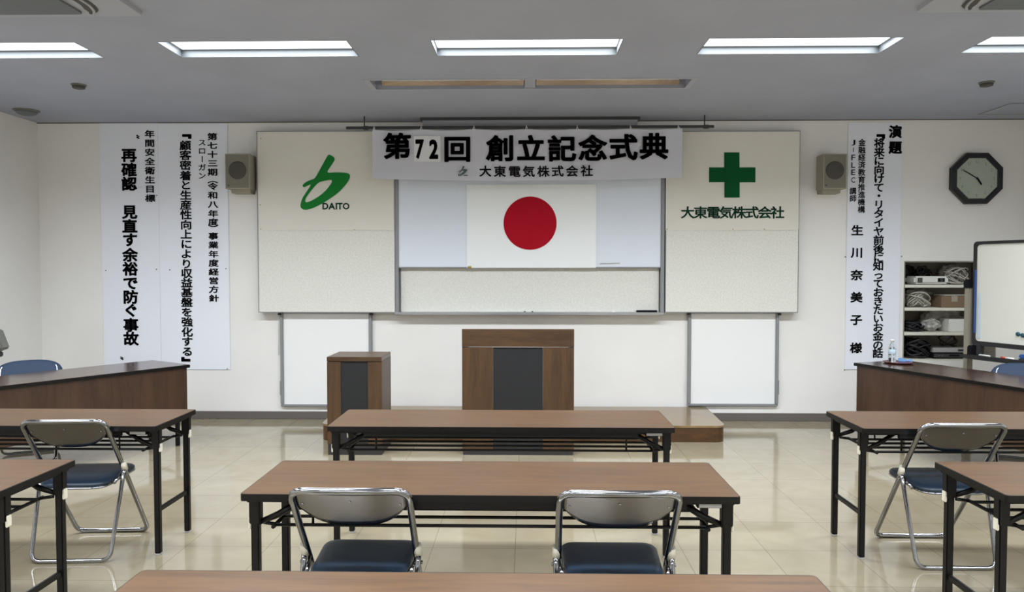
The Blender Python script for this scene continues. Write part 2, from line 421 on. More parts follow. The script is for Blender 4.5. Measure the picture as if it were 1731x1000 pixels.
# ceiling air conditioners (their near halves lie beyond the top edge of the photo)
def ac_unit(x, y, s, label):
    t = thing('ceiling_air_conditioner', label, 'air conditioner', (x, y, H), 0, 'ceiling cassette air conditioners')
    bm = BM(); prism(bm, rrect(.74, .54, .03), lambda u, v, d: (u, v, d), -.022, 0); build('panel', bm, 'acwhite', t)
    bm = BM(); prism(bm, rrect(.43, .47, .02), lambda u, v, d: (u, v, d), -.034, -.0221); build('intake_grille', bm, 'acgrey', t)
    for q in (-1, 1):
        # curved outlet beside the grille
        bm = BM(); pts = [(q * .53, -.44), (q * .53, .35), (q * .50, .44), (q * .43 + q * .035, .49)]
        pp = fillet([(a, b_, -.0235) for a, b_ in pts], .12, 6)
        n_ = len(pp); wd = [.035] * n_
        for k in range(n_): wd[k] = .036 * (1 - max(0, (k - n_ * .55) / (n_ * .45)) * .8)
        A = []
        for k, p in enumerate(pp):
            tn = (pp[min(k + 1, n_ - 1)] - pp[max(0, k - 1)]).normalized(); nr = Vector((-tn.y, tn.x, 0))
            A.append((bm.verts.new(p + nr * wd[k]), bm.verts.new(p - nr * wd[k])))
        for k in range(n_ - 1): bm.faces.new((A[k][0], A[k][1], A[k + 1][1], A[k + 1][0]))
        r_ = bmesh.ops.extrude_face_region(bm, geom=bm.faces[:]); [setattr(v, 'co', v.co - Vector((0, 0, .003))) for v in r_['geom'] if isinstance(v, bmesh.types.BMVert)]
        o = build('air_outlet', bm, 'grille', t)
        mk('louvre', 'acwhite', o, tube, [p + Vector((q * .012, 0, -.004)) for p in pp], .008, 6)
    return t
ac_unit(*AC[0], -1, 'white ceiling air conditioner with grey grille at the top left corner')
ac_unit(*AC[1], 1, 'white ceiling air conditioner with grey grille at the top right corner')
for (x, y), lb in (((-3.60, 5.88), 'small round grey ceiling detector on the left half, between light and wall'), ((3.65, 5.95), 'small round grey ceiling detector on the right half, between light and wall')):
    t = thing('ceiling_detector', lb, 'detector', (x, y, H), 0, 'small ceiling detectors')
    mk('base', 'greydev', t, lathe, [(.05, -.012), (.055, -.008), (.055, 0)])
    mk('sensor_head', 'grille', t, lathe, [(.03, -.034), (.045, -.03), (.048, -.0121)])
t = thing('ceiling_dome', 'dark grey shallow ceiling dome near the top left corner of the back wall', 'emergency light', (-4.66, 6.8, H))
mk('flange', 'greydev', t, lathe, [(.1, -.012), (.112, -.006), (.112, 0)])
mk('dome', 'acgrey', t, lathe, [(.015, -.05), (.05, -.046), (.08, -.032), (.094, -.0121)])
t = thing('ceiling_hatch', 'square access hatch with grey metal rim in the ceiling above the clock', 'hatch', (4.55, 6.92, H))
quick('hatch_panel', 'ceil', t, (-.22, .22, -.22, .22, -.003, 0))
quick('hatch_frame', 'alu_p', t, (-.235, .235, -.235, -.221, -.005, 0), (-.235, .235, .221, .235, -.005, 0), (-.235, -.221, -.221, .221, -.005, 0), (.221, .235, -.221, .221, -.005, 0))

# ================================================================= BOARD WALL
def rect(x0, y0, x1, y1, Y):
    a, b_ = at(x0, y1, Y=Y), at(x1, y0, Y=Y); return a.x, b_.x, a.z, b_.z
YP = 7.28
def side_board(x0, x1, label, sheet_label, pinned):
    X0, X1, Z0, Z1 = rect(x0, 220.5, x1, 528, YP)
    t = thing('pinboard', label, 'pinboard', ((X0 + X1) / 2, WY, Z0), 0, 'beige pinboards on the back wall')
    hw = (X1 - X0) / 2; hh = Z1 - Z0; y0 = YP - WY
    quick('board', 'beige', t, (-hw + .008, hw - .008, y0, -.004, .008, hh - .008))
    quick('frame', 'alu_p', t, (-hw, hw, y0 - .003, -.004, 0, .008), (-hw, hw, y0 - .003, -.004, hh - .008, hh), (-hw, -hw + .008, y0 - .003, -.004, .008, hh - .008), (hw - .008, hw, y0 - .003, -.004, .008, hh - .008))
    for cx in ((-hw + .012), (hw - .012)):
        pass
    return t
side_board(437, 667, 'beige pinboard left of the whiteboard, under the green company logo', '', 0)
side_board(1124, 1353, 'beige pinboard right of the whiteboard, under the green cross', '', 0)
# paper sheets pinned over the upper halves
YS = YP - .006
def sheet(name, x0, y0, x1, y1, Y, m, label, cat, th=.002, group=None, amp=.0015, seed=0):
    X0, X1, Z0, Z1 = rect(x0, y0, x1, y1, Y); rnd = random.Random(seed); ph = rnd.random() * 6
    def f(u, v): return Vector((X0 + (X1 - X0) * u, Y + amp * math.sin(3 * u + ph) * math.sin(5 * v + ph), Z0 + (Z1 - Z0) * v))
    bm = BM(); solid_grid(bm, 12, 12, f, lambda u, v: f(u, v) + Vector((0, th, 0)), False)
    t = thing(name, label, cat, ((X0 + X1) / 2, Y, Z0), 0, group)
    me = build('sheet', bm, m, t); me.data.transform(Matrix.Translation((-(X0 + X1) / 2, -Y, -Z0)))
    return t
def add_part(t, name, bm, m, label=None):
    o = build(name, bm, m, t, label, recalc=False); o.data.transform(Matrix.Translation(-Vector(t.location)))
    return o
def pins(t, pts, Y, m='brass'):
    for x, y in pts:
        p = at(x, y, Y=Y); bm = BM(); lathe(bm, [(.003, -.004), (.0055, -.002), (.0055, 0)], p, 10, 'y'); add_part(t, 'pin', bm, m)
t = sheet('logo_sheet', 438.5, 222.5, 665, 389, YS, 'cream', 'cream paper sheet with slanted green logo and small lettering pinned on the left pinboard', 'poster', seed=1)
logo = [(495, 235), (541, 266), (512, 312), (478, 362), (540, 358), (600, 360), (628, 366), (637, 378), (635, 395), (620, 425), (595, 456), (560, 492), (520, 522), (480, 548), (440, 572), (400, 592), (365, 604), (340, 608), (318, 603), (306, 588), (307, 568), (318, 530), (345, 490), (380, 436), (352, 448), (328, 459), (318, 445), (338, 425), (370, 410), (402, 400), (440, 332), (475, 267)]
hole = [(428, 424), (470, 414), (505, 408), (516, 412), (515, 425), (490, 462), (455, 498), (420, 524), (370, 552), (345, 558), (336, 550), (345, 522), (385, 470)]
def smooth_poly(p):
    for _ in range(2):
        q = []
        for i in range(len(p)):
            a, b_ = p[i], p[(i + 1) % len(p)]
            q += [(a[0] * .8 + b_[0] * .2, a[1] * .8 + b_[1] * .2), (a[0] * .2 + b_[0] * .8, a[1] * .2 + b_[1] * .8)]
        p = q
    return p
def flat_poly(bm, polys, Y, back=None):
    """fill outline with holes using a 2-D curve"""
    cu = bpy.data.curves.new('outline', 'CURVE'); cu.dimensions = '2D'; cu.fill_mode = 'BOTH'
    for p in polys:
        s = cu.splines.new('POLY'); s.points.add(len(p) - 1); s.use_cyclic_u = True
        for q, (x, z) in zip(s.points, p): q.co = (x, z, 0, 1)
    o = bpy.data.objects.new('outline', cu); C.objects.link(o)
    me = bpy.data.meshes.new_from_object(o.evaluated_get(bpy.context.evaluated_depsgraph_get()))
    vs = [bm.verts.new((v.co.x, Y, v.co.y)) for v in me.vertices]
    for p in me.polygons:
        try: bm.faces.new([vs[i] for i in p.vertices])
        except ValueError: pass
    bpy.data.objects.remove(o); bpy.data.curves.remove(cu); bpy.data.meshes.remove(me)
def pxpoly(pts, Y, ox=0, oy=0, s=1):
    out = []
    for x, y in pts: p = at(ox + x * s, oy + y * s, Y=Y); out.append((p.x, p.z))
    return out
YI = YS - .004
bm = BM(); flat_poly(bm, [pxpoly(smooth_poly(logo), YI, 430, 200, 1 / 3.934), pxpoly(smooth_poly(hole), YI, 430, 200, 1 / 3.934)], YI); add_part(t, 'logo', bm, 'green')
bm = BM(); k = YI / F
for ch, x, w_ in (('D', 550.0, 10), ('A', 560.8, 11.5), ('I', 568.6, 2.4), ('T', 574.6, 9), ('O', 585, 11.5)):
    glyph(bm, ch, at(x, 348.3, Y=YI), w_ * k, 11.2 * k, .03, fit=True)
add_part(t, 'lettering', bm, 'tgreen')
pins(t, [(437 + 4, 234), (441, 389 - 2), (599, 388), (440, 346)], YI)
t = sheet('cross_sheet', 1125, 222.5, 1352, 389, YS, 'cream', 'cream paper sheet with green cross and Japanese company name pinned on the right pinboard', 'poster', seed=2)
bm = BM(); flat_poly(bm, [pxpoly([(1432.5, 226), (1534, 226), (1535, 326), (1641, 326), (1640, 425), (1536, 425), (1536, 526), (1434, 526), (1434, 424), (1332, 424), (1333, 326), (1433, 326)], YI, 860, 200, 1 / 3.934)], YI); add_part(t, 'green_cross', bm, 'dgreen')
bm = BM()
for i, ch in enumerate('大東電気株式会社'): glyph(bm, ch, at(1162.5 + i * 21.7, 359.3, Y=YI), 19.5 * k, 18.5 * k, .022)
add_part(t, 'lettering', bm, 'tgreen')
pins(t, [(1127, 387), (1239, 387), (1292, 387), (1350, 387)], YI)

# sliding whiteboard between the pinboards
X0, X1, Z0, Z1 = rect(667, 300, 1124, 532, 7.30)
t = thing('whiteboard_station', 'wall-mounted whiteboard in an aluminium frame between the two pinboards', 'whiteboard', (0, WY, Z0))
ZT = 2.62
def B(x0, x1, y0, y1, z0, z1): return (x0, x1, y0 - WY, y1 - WY, z0 - Z0, z1 - Z0)
xa, xb = at(676, 400, Y=7.30).x, at(1115.5, 400, Y=7.30).x
zb = at(900, 453, Y=7.30).z
quick('lower_board', 'beige', t, B(xa, xb, 7.345, 7.372, at(900, 527, Y=7.345).z, ZT))
quick('writing_surface', 'wb', t, B(xa - .012, xb + .008, 7.300, 7.318, zb + .012, ZT))
quick('whiteboard_rim', 'alu_p', t, B(xa - .012, xb + .008, 7.294, 7.322, zb, zb + .012), bev=.003)
for xx0, xx1 in ((at(667.5, 400, Y=7.285).x, xa - .013), (xb + .009, at(1123.5, 400, Y=7.285).x)):
    o = quick('side_rail', 'alu_p', t, B(xx0, xx1, 7.285, 7.375, Z0, ZT), bev=.003)
quick('tray', 'alu', t, B(X0 + .01, X1 - .01, 7.255, 7.375, at(900, 532, Y=7.255).z, at(900, 527.5, Y=7.255).z), bev=.003)
zt = at(900, 527.5, Y=7.255).z
p0 = at(1093, 525, Y=7.29)
o = quick('pointer_stick', 'ink', None, (-.105, .105, -.02, .02, 0, .02), bev=.006); o.location = (p0.x, 7.285, zt); tag(o, 'long black pointer lying on the whiteboard tray at its right end', 'pointer')
p0 = at(1037, 525, Y=7.29)
o = quick('chalk_stub', 'white_metal', None, (-.012, .012, -.008, .008, 0, .014), bev=.003); o.location = (p0.x, 7.285, zt); tag(o, 'small white stub on the whiteboard tray near the black pointer', 'chalk')
for xx, lb in ((887, 'tiny dark clip on the whiteboard tray, the left one of a pair'), (900, 'tiny dark clip on the whiteboard tray, the right one of a pair')):
    o = quick('small_clip', 'dark', None, (-.01, .01, -.008, .008, 0, .01), bev=.003); o.location = (at(xx, 526, Y=7.285).x, 7.285, zt); tag(o, lb, 'clip', 'dark clips on the tray')
# flag
YF = 7.290
t = sheet('japanese_flag', 789, 311.5, 1008, 452.5, YF, 'flag', 'white flag with a red disc hanging on the whiteboard below the banner', 'flag', seed=3, amp=.001)
cpt = at(896, 377, Y=YF - .003); R_ = 44.7 * YF / F
bm = BM(); flat_poly(bm, [[(cpt.x + R_ * math.cos(a * PI / 32), cpt.z + R_ * math.sin(a * PI / 32)) for a in range(64)]], YF - .004); add_part(t, 'red_disc', bm, 'red')
pins(t, [(791, 451)], YF - .003)
p0 = at(795, 451, Y=YF - .004); bm = BM(); box(bm, p0.x - .022, p0.x + .012, p0.y - .005, p0.y, p0.z - .012, p0.z + .008, bev=.003); add_part(t, 'corner_tie', bm, 'brass')
o = quick('metal_strip', 'label', None, (-.098, .098, -.003, .001, -.004, .004)); o.location = at(1031, 445, Y=7.2965); o.rotation_euler = (0, -.03, 0); tag(o, 'thin grey magnetic strip at the lower right of the whiteboard', 'strip')

# wall boards in aluminium frames below the pinboards
def wall_board(x0, x1, y1, Y, label):
    X0, X1, Z0, Z1 = rect(x0, 530, x1, y1, Y)
    t = thing('framed_wall_board', label, 'wall board', ((X0 + X1) / 2, WY, Z0), 0, 'white wall boards in grey frames'); hw = (X1 - X0) / 2; hh = Z1 - Z0
    quick('board', 'wbpanel', t, (-hw + .03, hw - .03, -.02, -.004, .022, hh))
    quick('bottom_rail', 'alu_p', t, (-hw, hw, -.035, -.004, 0, .022), bev=.004)
    for s in (-1, 1):
        a, b_ = sorted((s * hw, s * (hw - .032))); o = quick('guide_rail', 'alu_p', t, (a, b_, -.04, -.004, .022, hh + .01), bev=.005)
        a, b_ = sorted((s * hw - s * .008, s * (hw + .003))); quick('stop', 'alu_p', o, (a, b_, -.047, -.04, .12, .26))
        quick('catch', 'dark', o, (a - .01, b_ + .01, -.06, -.02, hh - .015, hh + .008), bev=.003)
wall_board(474, 628, 687, 7.335, 'white framed wall board under the left pinboard, behind the small stand')
wall_board(1162.5, 1318, 686, 7.335, 'white framed wall board under the right pinboard, above the platform end')
bm = BM(); a = at(471, 528, Y=7.33); b_ = at(471.5, 600, Y=7.33); tube(bm, [a, (a + b_) / 2 + Vector((.002, 0, 0)), b_], .003, 6)
tag(build('hanging_cord', bm, 'label'), 'thin grey cord hanging below the left pinboard', 'cord')

# light bar above the whiteboard, rail and banner
t = thing('board_light', 'long dark-topped wash light fixed to the ceiling above the banner', 'light', (.03, 7.2, H))
quick('housing', 'dark', t, (-1.07, 1.07, -.02, .12, -.028, 0), bev=.004)
bm = BM(); prism(bm, [(.0, -.0281), (.115, -.0281), (.115, -.075), (.07, -.075), (.03, -.05)], lambda u, v, d: (d, u, v), -1.05, 1.05); build('shade', bm, 'acwhite', t)
YB = 7.13
zr = at(900, 214.8, Y=YB).z; xr0, xr1 = at(585, 214, Y=YB).x, at(1207, 214, Y=YB).x
t = thing('banner_rail', 'thin dark horizontal rail under the ceiling that carries the banner', 'rail', ((xr0 + xr1) / 2, YB, zr)); hw = (xr1 - xr0) / 2
quick('bar', 'dark', t, (-hw, hw, -.008, .008, -.013, .013), bev=.003)
for x in (616, 1191):
    xx = at(x, 214, Y=YB).x - (xr0 + xr1) / 2
    mk('hanger', 'dark', t, tube, [(xx, 0, .012), (xx, 0, H - zr)], .006, 8); quick('coupling', 'dark', t, (xx - .012, xx + .04, -.014, .014, -.02, .016), bev=.004)
YN = 7.10
BX0, BX1 = at(629.5, 250, Y=YN).x, at(1153, 250, Y=YN).x
ties = [630, 712, 801, 890, 976, 1066, 1149]; tx = [at(x, 217, Y=YN).x for x in ties]
zt_, zbl = at(900, 218.5, Y=YN).z, at(640, 301.5, Y=YN).z
def ban(u, v):
    x = BX0 + (BX1 - BX0) * u; j = max(i for i in range(len(tx)) if tx[i] <= x + 1e-6 or i == 0); j = min(j, len(tx) - 2)
    s = min(1, max(0, (x - tx[j]) / (tx[j + 1] - tx[j]))); dip = .012 * math.sin(PI * s)
    sag = -.028 * (1 - (2 * u - 1) ** 2)
    top = zt_ + .004 - dip; bot = zbl + sag + .004 * (u)
    return Vector((x, YN + .006 * math.sin(9 * u + 2 * v) * (1 - v * .4) + .004 * math.sin(31 * u), bot + (top - bot) * v))
t = thing('ceremony_banner', 'long white cloth banner with bold black Japanese title tied along the rail', 'banner', ((BX0 + BX1) / 2, YN, zbl))
bm = BM(); solid_grid(bm, 96, 14, ban, lambda u, v: ban(u, v) + Vector((0, .002, 0)), False); add_part(t, 'cloth', bm, 'banner')
bm = BM(); YT = YN - .014; k = YT / F
for ch, x, y, s in (('第', 671.5, 247.5, 40), ('回', 773, 252.5, 40), ('創', 846, 251.5, 40), ('立', 897.6, 251.5, 40), ('記', 950, 252, 40), ('念', 1002, 251.5, 40), ('式', 1053.7, 249.5, 40), ('典', 1105.6, 248, 40)):
    glyph(bm, ch, at(x, y, Y=YT), s * k, s * .97 * k, .037)
    if ch in '第回': add_part(t, 'title_lettering', bm, 'ink'); bm = BM()
add_part(t, 'title_lettering', bm, 'ink'); bm = BM()
for ch, x in (('7', 709.5), ('2', 733)):
    glyph(bm, ch, at(x, 252, Y=YT - .003), (14.5 if ch == '7' else 15.5) * k, 33 * k, .045, fit=True)
add_part(t, 'number_lettering', bm, 'ink'); bm = BM()
for ch, x, y in zip('大東電気株式会社', (820.5, 845, 869.7, 893.8, 918.5, 942.6, 967, 992), (289.5, 290, 290, 290, 290, 289.5, 289.3, 288.8)): glyph(bm, ch, at(x, y, Y=YT), 17.5 * k, 17 * k, .022)
add_part(t, 'lettering', bm, 'ink')
bm = BM(); a = at(700, 273, Y=YT); b_ = at(744.5, 229.5, Y=YT); box(bm, a.x, b_.x, YT - .001, YT + .001, a.z, b_.z); add_part(t, 'number_patch', bm, 'patch', 'white paper patch carrying the number 72')
s_ = .0465
def small(pts): return pxpoly([(774.5 + (x - 306) * s_, 280 + (y - 235) * s_) for x, y in pts], YT)
bm = BM(); flat_poly(bm, [small(logo), small(hole)], YT)
k2 = YT / F
box(bm, at(784, 289, Y=YT).x, at(790.5, 289, Y=YT).x, YT - .0005, YT, at(784, 297, Y=YT).z, at(784, 295.6, Y=YT).z)
add_part(t, 'small_logo', bm, 'inkgrey')
for x, px in zip(tx, ties):
    bm = BM(); u = min(1, max(0, (x - BX0) / (BX1 - BX0))); p = ban(u, 1) + Vector((.012 if u < .01 else (-.012 if u > .99 else 0), 0, -.012))
    tube(bm, [p + Vector((-.012, -.003, 0)), p + Vector((-.004, 0, .024)), Vector((p.x, YB - .016, zr + .014)), Vector((p.x, YB + .014, zr + .016)), p + Vector((.006, .002, .024)), p + Vector((.012, -.003, 0))], .0035, 6)
    add_part(t, 'tie_string', bm, 'patch')

# ================================================================= POSTERS
YW = WY - .008
def poster(x0, y0, x1, y1, label, cols, seams, seed, pinpts):
    t = sheet('vertical_poster', x0, y0, x1, y1, YW, 'paper', label, 'poster', group='vertical Japanese posters', seed=seed, amp=.001)
    Yt = YW - .004
    for c in cols: bm = BM(); column(bm, *c[:4], c[4], c[5], Yt, c[6]); add_part(t, 'lettering', bm, 'ink')
    for y in seams:
        a, b_ = rect(x0 + .5, y, x1 - .5, y + .7, YW)[:2], rect(x0, y, x1, y + .7, YW)[2:]
        bm = BM(); box(bm, a[0], a[1], YW - .0016, YW - .0008, b_[0], b_[1]); add_part(t, 'paper_seam', bm, 'patch')
    pins(t, pinpts, YW - .003, 'dark')
poster(176, 208, 266, 622, 'leftmost white vertical poster, safety slogan in large bold black characters',
       [('年間安全衛生目標', 252.8, 253.8, spread(226.5, 335, 8), 14.5, 11.5, .03),
        ('〝', 228, 228, [236], 14, 14, .03), ('再確認', 218, 218.3, [262.5, 287, 311], 22, 21, .038),
        ('見直す余裕で防ぐ事故', 219, 221.5, [358.5, 382.5, 405.5, 431, 454.5, 478.5, 502, 524.5, 549.5, 572.5], 22, 21, .038), ('〟', 211, 211, [602], 14, 12, .03)],
       [], 4, [(179, 457), (265, 330), (264.5, 455)])
poster(273, 208, 384, 624, 'white vertical poster with slogan columns beside the left speaker',
       [('第七十三期（令和八年度）事業年度経営方針', 358.8, 361.5, [231, 246, 261, 276, 291, 304, 315, 330, 345.5, 361, 375, 386, 399, 414, 429.5, 444.5, 459.5, 474.5, 489, 504], 14.5, 11, .03),
        ('スローガン', 341.5, 341.5, [241, 255, 269, 283, 297], 11.5, 10.5, .018),
        ('『顧客密着と生産性向上により収益基盤を強化する』', 313, 316.8, [226, 246, 262.5, 279.5, 297, 313, 330, 346.5, 363, 380, 396, 412.5, 429, 446, 462, 478, 494.5, 511, 527.5, 544, 561, 577, 594, 612], 16.8, 14.8, .028)],
       [], 5, [(287, 456), (382, 454), (384, 623)])
poster(1428, 207, 1526, 624, 'white vertical poster with lecture title on the right side, beside the storage niche',
       [('演題', 1513.8, 1513.5, [223, 249.5], 18, 19, .04),
        ('『将来に向けて・リタイヤ前後に知っておきたいお金の話', 1486.5, 1484, [226, 242, 257.5, 272, 287, 302, 317, 331, 346, 361, 376, 391, 406, 421.5, 436, 449.5, 464.5, 479, 494, 509, 524, 538.5, 553, 568, 583, 597], 15, 14.5, .028),
        ('金融経済教育推進機構', 1457.2, 1456, spread(241, 354, 10), 10, 10.8, .022),
        ('J|FLEC', 1442.6, 1442.3, [241, 253, 266, 279, 291, 304], 10.5, 10.8, .02), ('講師', 1442, 1442, [323, 335.5], 9.6, 10.5, .022),
        *[(ch, x, x, [y], 17, 16, .03) for ch, x, y in zip('生川奈美子様', (1449.2, 1448.7, 1448.3, 1447.9, 1447.5, 1447), (389.5, 427, 465, 502.5, 540.5, 588))]],
       [], 6, [(1429, 434), (1524, 433), (1427.5, 625)])

# ================================================================= SPEAKERS, CLOCK
def speaker(px, label, s):
    YFr = 7.17; X0, X1, Z0, Z1 = rect(px, 259.5, px + 40.5, 319, YFr)
    t = thing('wall_speaker', label, 'speaker', ((X0 + X1) / 2, WY, Z0), 0, 'wall speakers'); hw, hh = (X1 - X0) / 2, Z1 - Z0; y0 = YFr - WY
    quick('cabinet', 'spk', t, (-hw, hw, y0 + .012, -.03, 0, hh), bev=.006)
    quick('bracket', 'spk', t, (-hw * .8, hw * .8, -.13, 0, -.035, hh * .8), bev=.004)
    quick('front_rim', 'spk', t, (-hw, hw, y0, y0 + .0119, 0, .008), (-hw, hw, y0, y0 + .0119, hh - .008, hh), (-hw, -hw + .008, y0, y0 + .0119, .008, hh - .008), (hw - .008, hw, y0, y0 + .0119, .008, hh - .008))
    quick('front_panel', 'spk_f', t, (-hw + .008, hw - .008, y0 + .003, y0 + .0119, .008, hh - .008))
    mk('grille', 'grille', t, lathe, [(.088, 0), (.086, -.004), (.07, -.0055), (.02, -.006)], (0, y0 + .0028, hh * .53), 32, 'y')
    mk('badge', 'dark', t, lathe, [(.008, 0), (.006, -.002)], (-hw + .03, y0 + .003, .035), 12, 'y')
speaker(381, 'beige box speaker on the wall between the left poster and the left pinboard', 1)
speaker(1391.5, 'beige box speaker on the wall between the right pinboard and the right poster', 1)
YC = 7.325; cc = at(1653, 301, Y=YC); R0 = 42.2 * YC / F / math.cos(PI / 8); R1 = 33.5 * YC / F / math.cos(PI / 8)
t = thing('wall_clock', 'octagonal wall clock with dark navy frame and pale dial', 'clock', (cc.x, WY, cc.z))
yc = YC - WY
def octo(r): return [(r * math.cos(PI / 8 + a * PI / 4), r * math.sin(PI / 8 + a * PI / 4)) for a in range(8)]
bm = BM()
oo = [[bm.verts.new((x, d, z)) for x, z in octo(r)] for r, d in ((R0 * 1.0, -.002), (R0, yc + .008), (R0 * .975, yc), (R1 * 1.03, yc), (R1, yc + .006), (R1, yc + .03))]
for a, b_ in zip(oo, oo[1:]):
    for i in range(8): bm.faces.new((a[i], a[(i + 1) % 8], b_[(i + 1) % 8], b_[i]))
bm.faces.new(oo[0]); build('frame', bm, 'navyframe', t)
bm = BM(); prism(bm, octo(R1 - .001), lambda u, v, d: (u, d, v), yc + .014, yc + .028); dial = build('dial', bm, 'dial', t)
bm = BM(); yd = yc + .0135
for i in range(1, 13):
    a = PI / 2 - i * PI / 6; s = str(i); rr = R1 * .76
    for j, ch in enumerate(s):
        dx = (j - (len(s) - 1) / 2) * .018
        glyph(bm, ch, (rr * math.cos(a) + dx, yd, rr * math.sin(a)), .013 if ch != '1' else .005, .030, .0, fit=True)
build('numerals', bm, 'dialnum', dial, recalc=False)
def hand(ang, L, wd, tail):
    bm = BM(); d = Vector((math.sin(ang), 0, math.cos(ang))); n_ = Vector((math.cos(ang), 0, -math.sin(ang)))
    pr = [(-tail, -wd * .7), (-tail, wd * .7), (L * .3, wd), (L * .8, wd * 1.0), (L, 0), (L * .8, -wd), (L * .3, -wd)]
    prism(bm, pr, lambda u, v, q: d * u + n_ * v + Vector((0, q, 0)), yc + .006, yc + .009); return bm
build('minute_hand', hand(math.radians(300), R1 * .78, .0042, .02), 'ink', t)
build('hour_hand', hand(math.radians(145), R1 * .38, .008, .01), 'ink', t)
mk('pivot', 'ink', t, lathe, [(.008, yc + .0045), (.01, yc + .0135)], (0, 0, 0), 12, 'y')

# ================================================================= STORAGE NICHE
t = thing('built_in_shelves', 'pale shelves recessed into the wall behind the standing whiteboard', 'shelves', (NX0, WY, NZ0))
nw, nh, nd = NX1 - NX0, NZ1 - NZ0, .42
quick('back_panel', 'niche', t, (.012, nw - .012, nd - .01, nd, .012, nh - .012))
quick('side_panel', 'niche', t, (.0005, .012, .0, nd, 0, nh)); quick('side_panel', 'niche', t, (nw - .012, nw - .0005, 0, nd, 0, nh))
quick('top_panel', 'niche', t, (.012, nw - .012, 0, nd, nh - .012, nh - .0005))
quick('shelf', 'shelfw', t, (.012, nw - .012, 0, nd - .01, .0005, .012))
sz = []
for y in (486, 525, 566.5):
    z1 = at(1527, y - 5, Y=WY).z - NZ0; z0 = at(1527, y, Y=WY).z - NZ0; sz.append(z1 + NZ0)
    quick('shelf', 'shelfw', t, (.012, nw - .012, .004, nd - .01, z0, z1), bev=.002)
sz.append(NZ0 + .012)
def heap(name, m, label, cat, cx, cy, z, rx, ry, rz_, n, r, group=None, seed=0, base=False):
    rnd = random.Random(seed); bm = BM()
    for _ in range(n):
        pts = []; a0 = rnd.random() * 6; q = rnd.uniform(.4, 1); tilt = rnd.uniform(-.8, .8); ph = rnd.random() * 6
        for k in range(16):
            a = a0 + k * .5; e = q * (1 - .02 * k)
            x = rx * e * math.cos(a) * .95; y = ry * e * math.sin(a) * .8
            zz = rz_ * (.5 + .45 * math.sin(a * .8 + ph) * math.cos(tilt)) * (1 - .3 * (x / rx) ** 2)
            pts.append((x, y, max(r, zz)))
        tube(bm, fillet(pts, .03, 2), r, 6)
    o = build(name, bm, m); o.location = (cx, cy, z); return tag(o, label, cat, group)
def crumple(name, m, label, cat, cx, cy, z, rx, ry, rz_, seed, group=None, sub=4, amp=.28):
    from mathutils import noise
    bm = BM(); bmesh.ops.create_icosphere(bm, subdivisions=sub, radius=1)
    for v in bm.verts:
        d = v.co.normalized(); k = 1 + amp * noise.noise(d * 2.6 + Vector((seed, 0, 0))) + amp * .5 * abs(noise.noise(d * 7 + Vector((0, seed, 0))))
        p = d * k; v.co = Vector((p.x * rx, p.y * ry, max(0, (p.z * .5 + .5) * rz_)))
    for f in bm.faces: f.smooth = False
    o = build(name, bm, m); o.location = (cx, cy, z); return tag(o, label, cat, group)
yi = WY + .17
X_ = lambda px: at(px, 500, Y=yi).x
heap('cable_heap', 'cableb', 'black cables and bag heaped behind the white projector on the top shelf', 'cables', X_(1567), yi + .085, sz[0], .1, .05, .2, 12, .008, seed=1)
crumple('black_bag', 'cableb', 'black soft bag behind the white projector on the top shelf', 'bag', X_(1549), yi + .185, sz[0], .1, .03, .19, 3)
pj = thing('projector', 'white projector lying on the top shelf of the storage niche', 'projector', (X_(1561.5), WY + .14, sz[0]))
quick('body', 'proj', pj, (-.17, .17, -.12, .09, .006, .085), bev=.018)
quick('lens_window', 'ink', pj, (.055, .125, -.1225, -.118, .028, .066), bev=.002)
mk('lens', 'dark', pj, lathe, [(.016, 0), (.014, -.005)], (.09, -.1226, .048), 16, 'y')
quick('air_grille', 'grille', pj, (-.145, -.095, -.1225, -.118, .02, .07), bev=.002)
for q in (-.13, .13): mk('foot', 'dark', pj, lathe, [(.012, 0), (.012, .006)], (q, -.09, 0), 10)
heap('white_cable_heap', 'cablew', 'pale grey cables piled at the right of the projector', 'cables', X_(1614), yi - .01, sz[0], .15, .12, .19, 12, .006, seed=2)
crumple('plastic_bag', 'bag', 'clear plastic bag behind the pale cables on the top shelf', 'bag', X_(1622), yi + .17, sz[0], .12, .05, .20, 7)
heap('coiled_cable', 'cablew', 'coil of white cable at the left of the second shelf', 'cables', X_(1549), yi - .03, sz[1], .15, .11, .17, 10, .007, seed=3)
crumple('plastic_bag', 'bag', 'crumpled clear bag behind the white coil on the second shelf', 'bag', X_(1560), yi + .12, sz[1], .16, .07, .18, 11)
bx = thing('cardboard_box', 'small brown cardboard box on the second shelf', 'box', (X_(1602), yi - .03, sz[1]))
quick('carton', 'card', bx, (-.13, .13, -.09, .09, 0, .115), bev=.003); quick('packing_tape', 'spk', bx, (-.03, .03, -.0915, -.09, .06, .115), (-.03, .03, -.09, .09, .1151, .117))
o = quick('folded_paper', 'cablew', None, (-.14, .14, -.08, .08, 0, .012), bev=.003); o.location = (X_(1606), yi - .02, sz[1] + .118); o.rotation_euler = (0, 0, .15); tag(o, 'folded pale paper lying on the brown cardboard box', 'paper')
heap('black_cable_coil', 'cableb', 'black cable coil at the left of the third shelf', 'cables', X_(1541), yi - .02, sz[2], .13, .12, .11, 14, .009, seed=4)
crumple('white_bag', 'bag', 'pale plastic bag leaning beside the white parcel on the third shelf', 'bag', X_(1572), yi + .0, sz[2], .085, .09, .14, 15)
o = quick('white_parcel', 'proj', None, (-.16, .16, -.1, .1, 0, .13), bev=.008); o.location = (X_(1620), yi - .03, sz[2]); tag(o, 'white wrapped parcel at the right of the third shelf', 'parcel')
crumple('clear_bag', 'bag', 'clear plastic bag drooping over the white parcel', 'bag', X_(1606), yi + .14, sz[2], .2, .045, .24, 19)
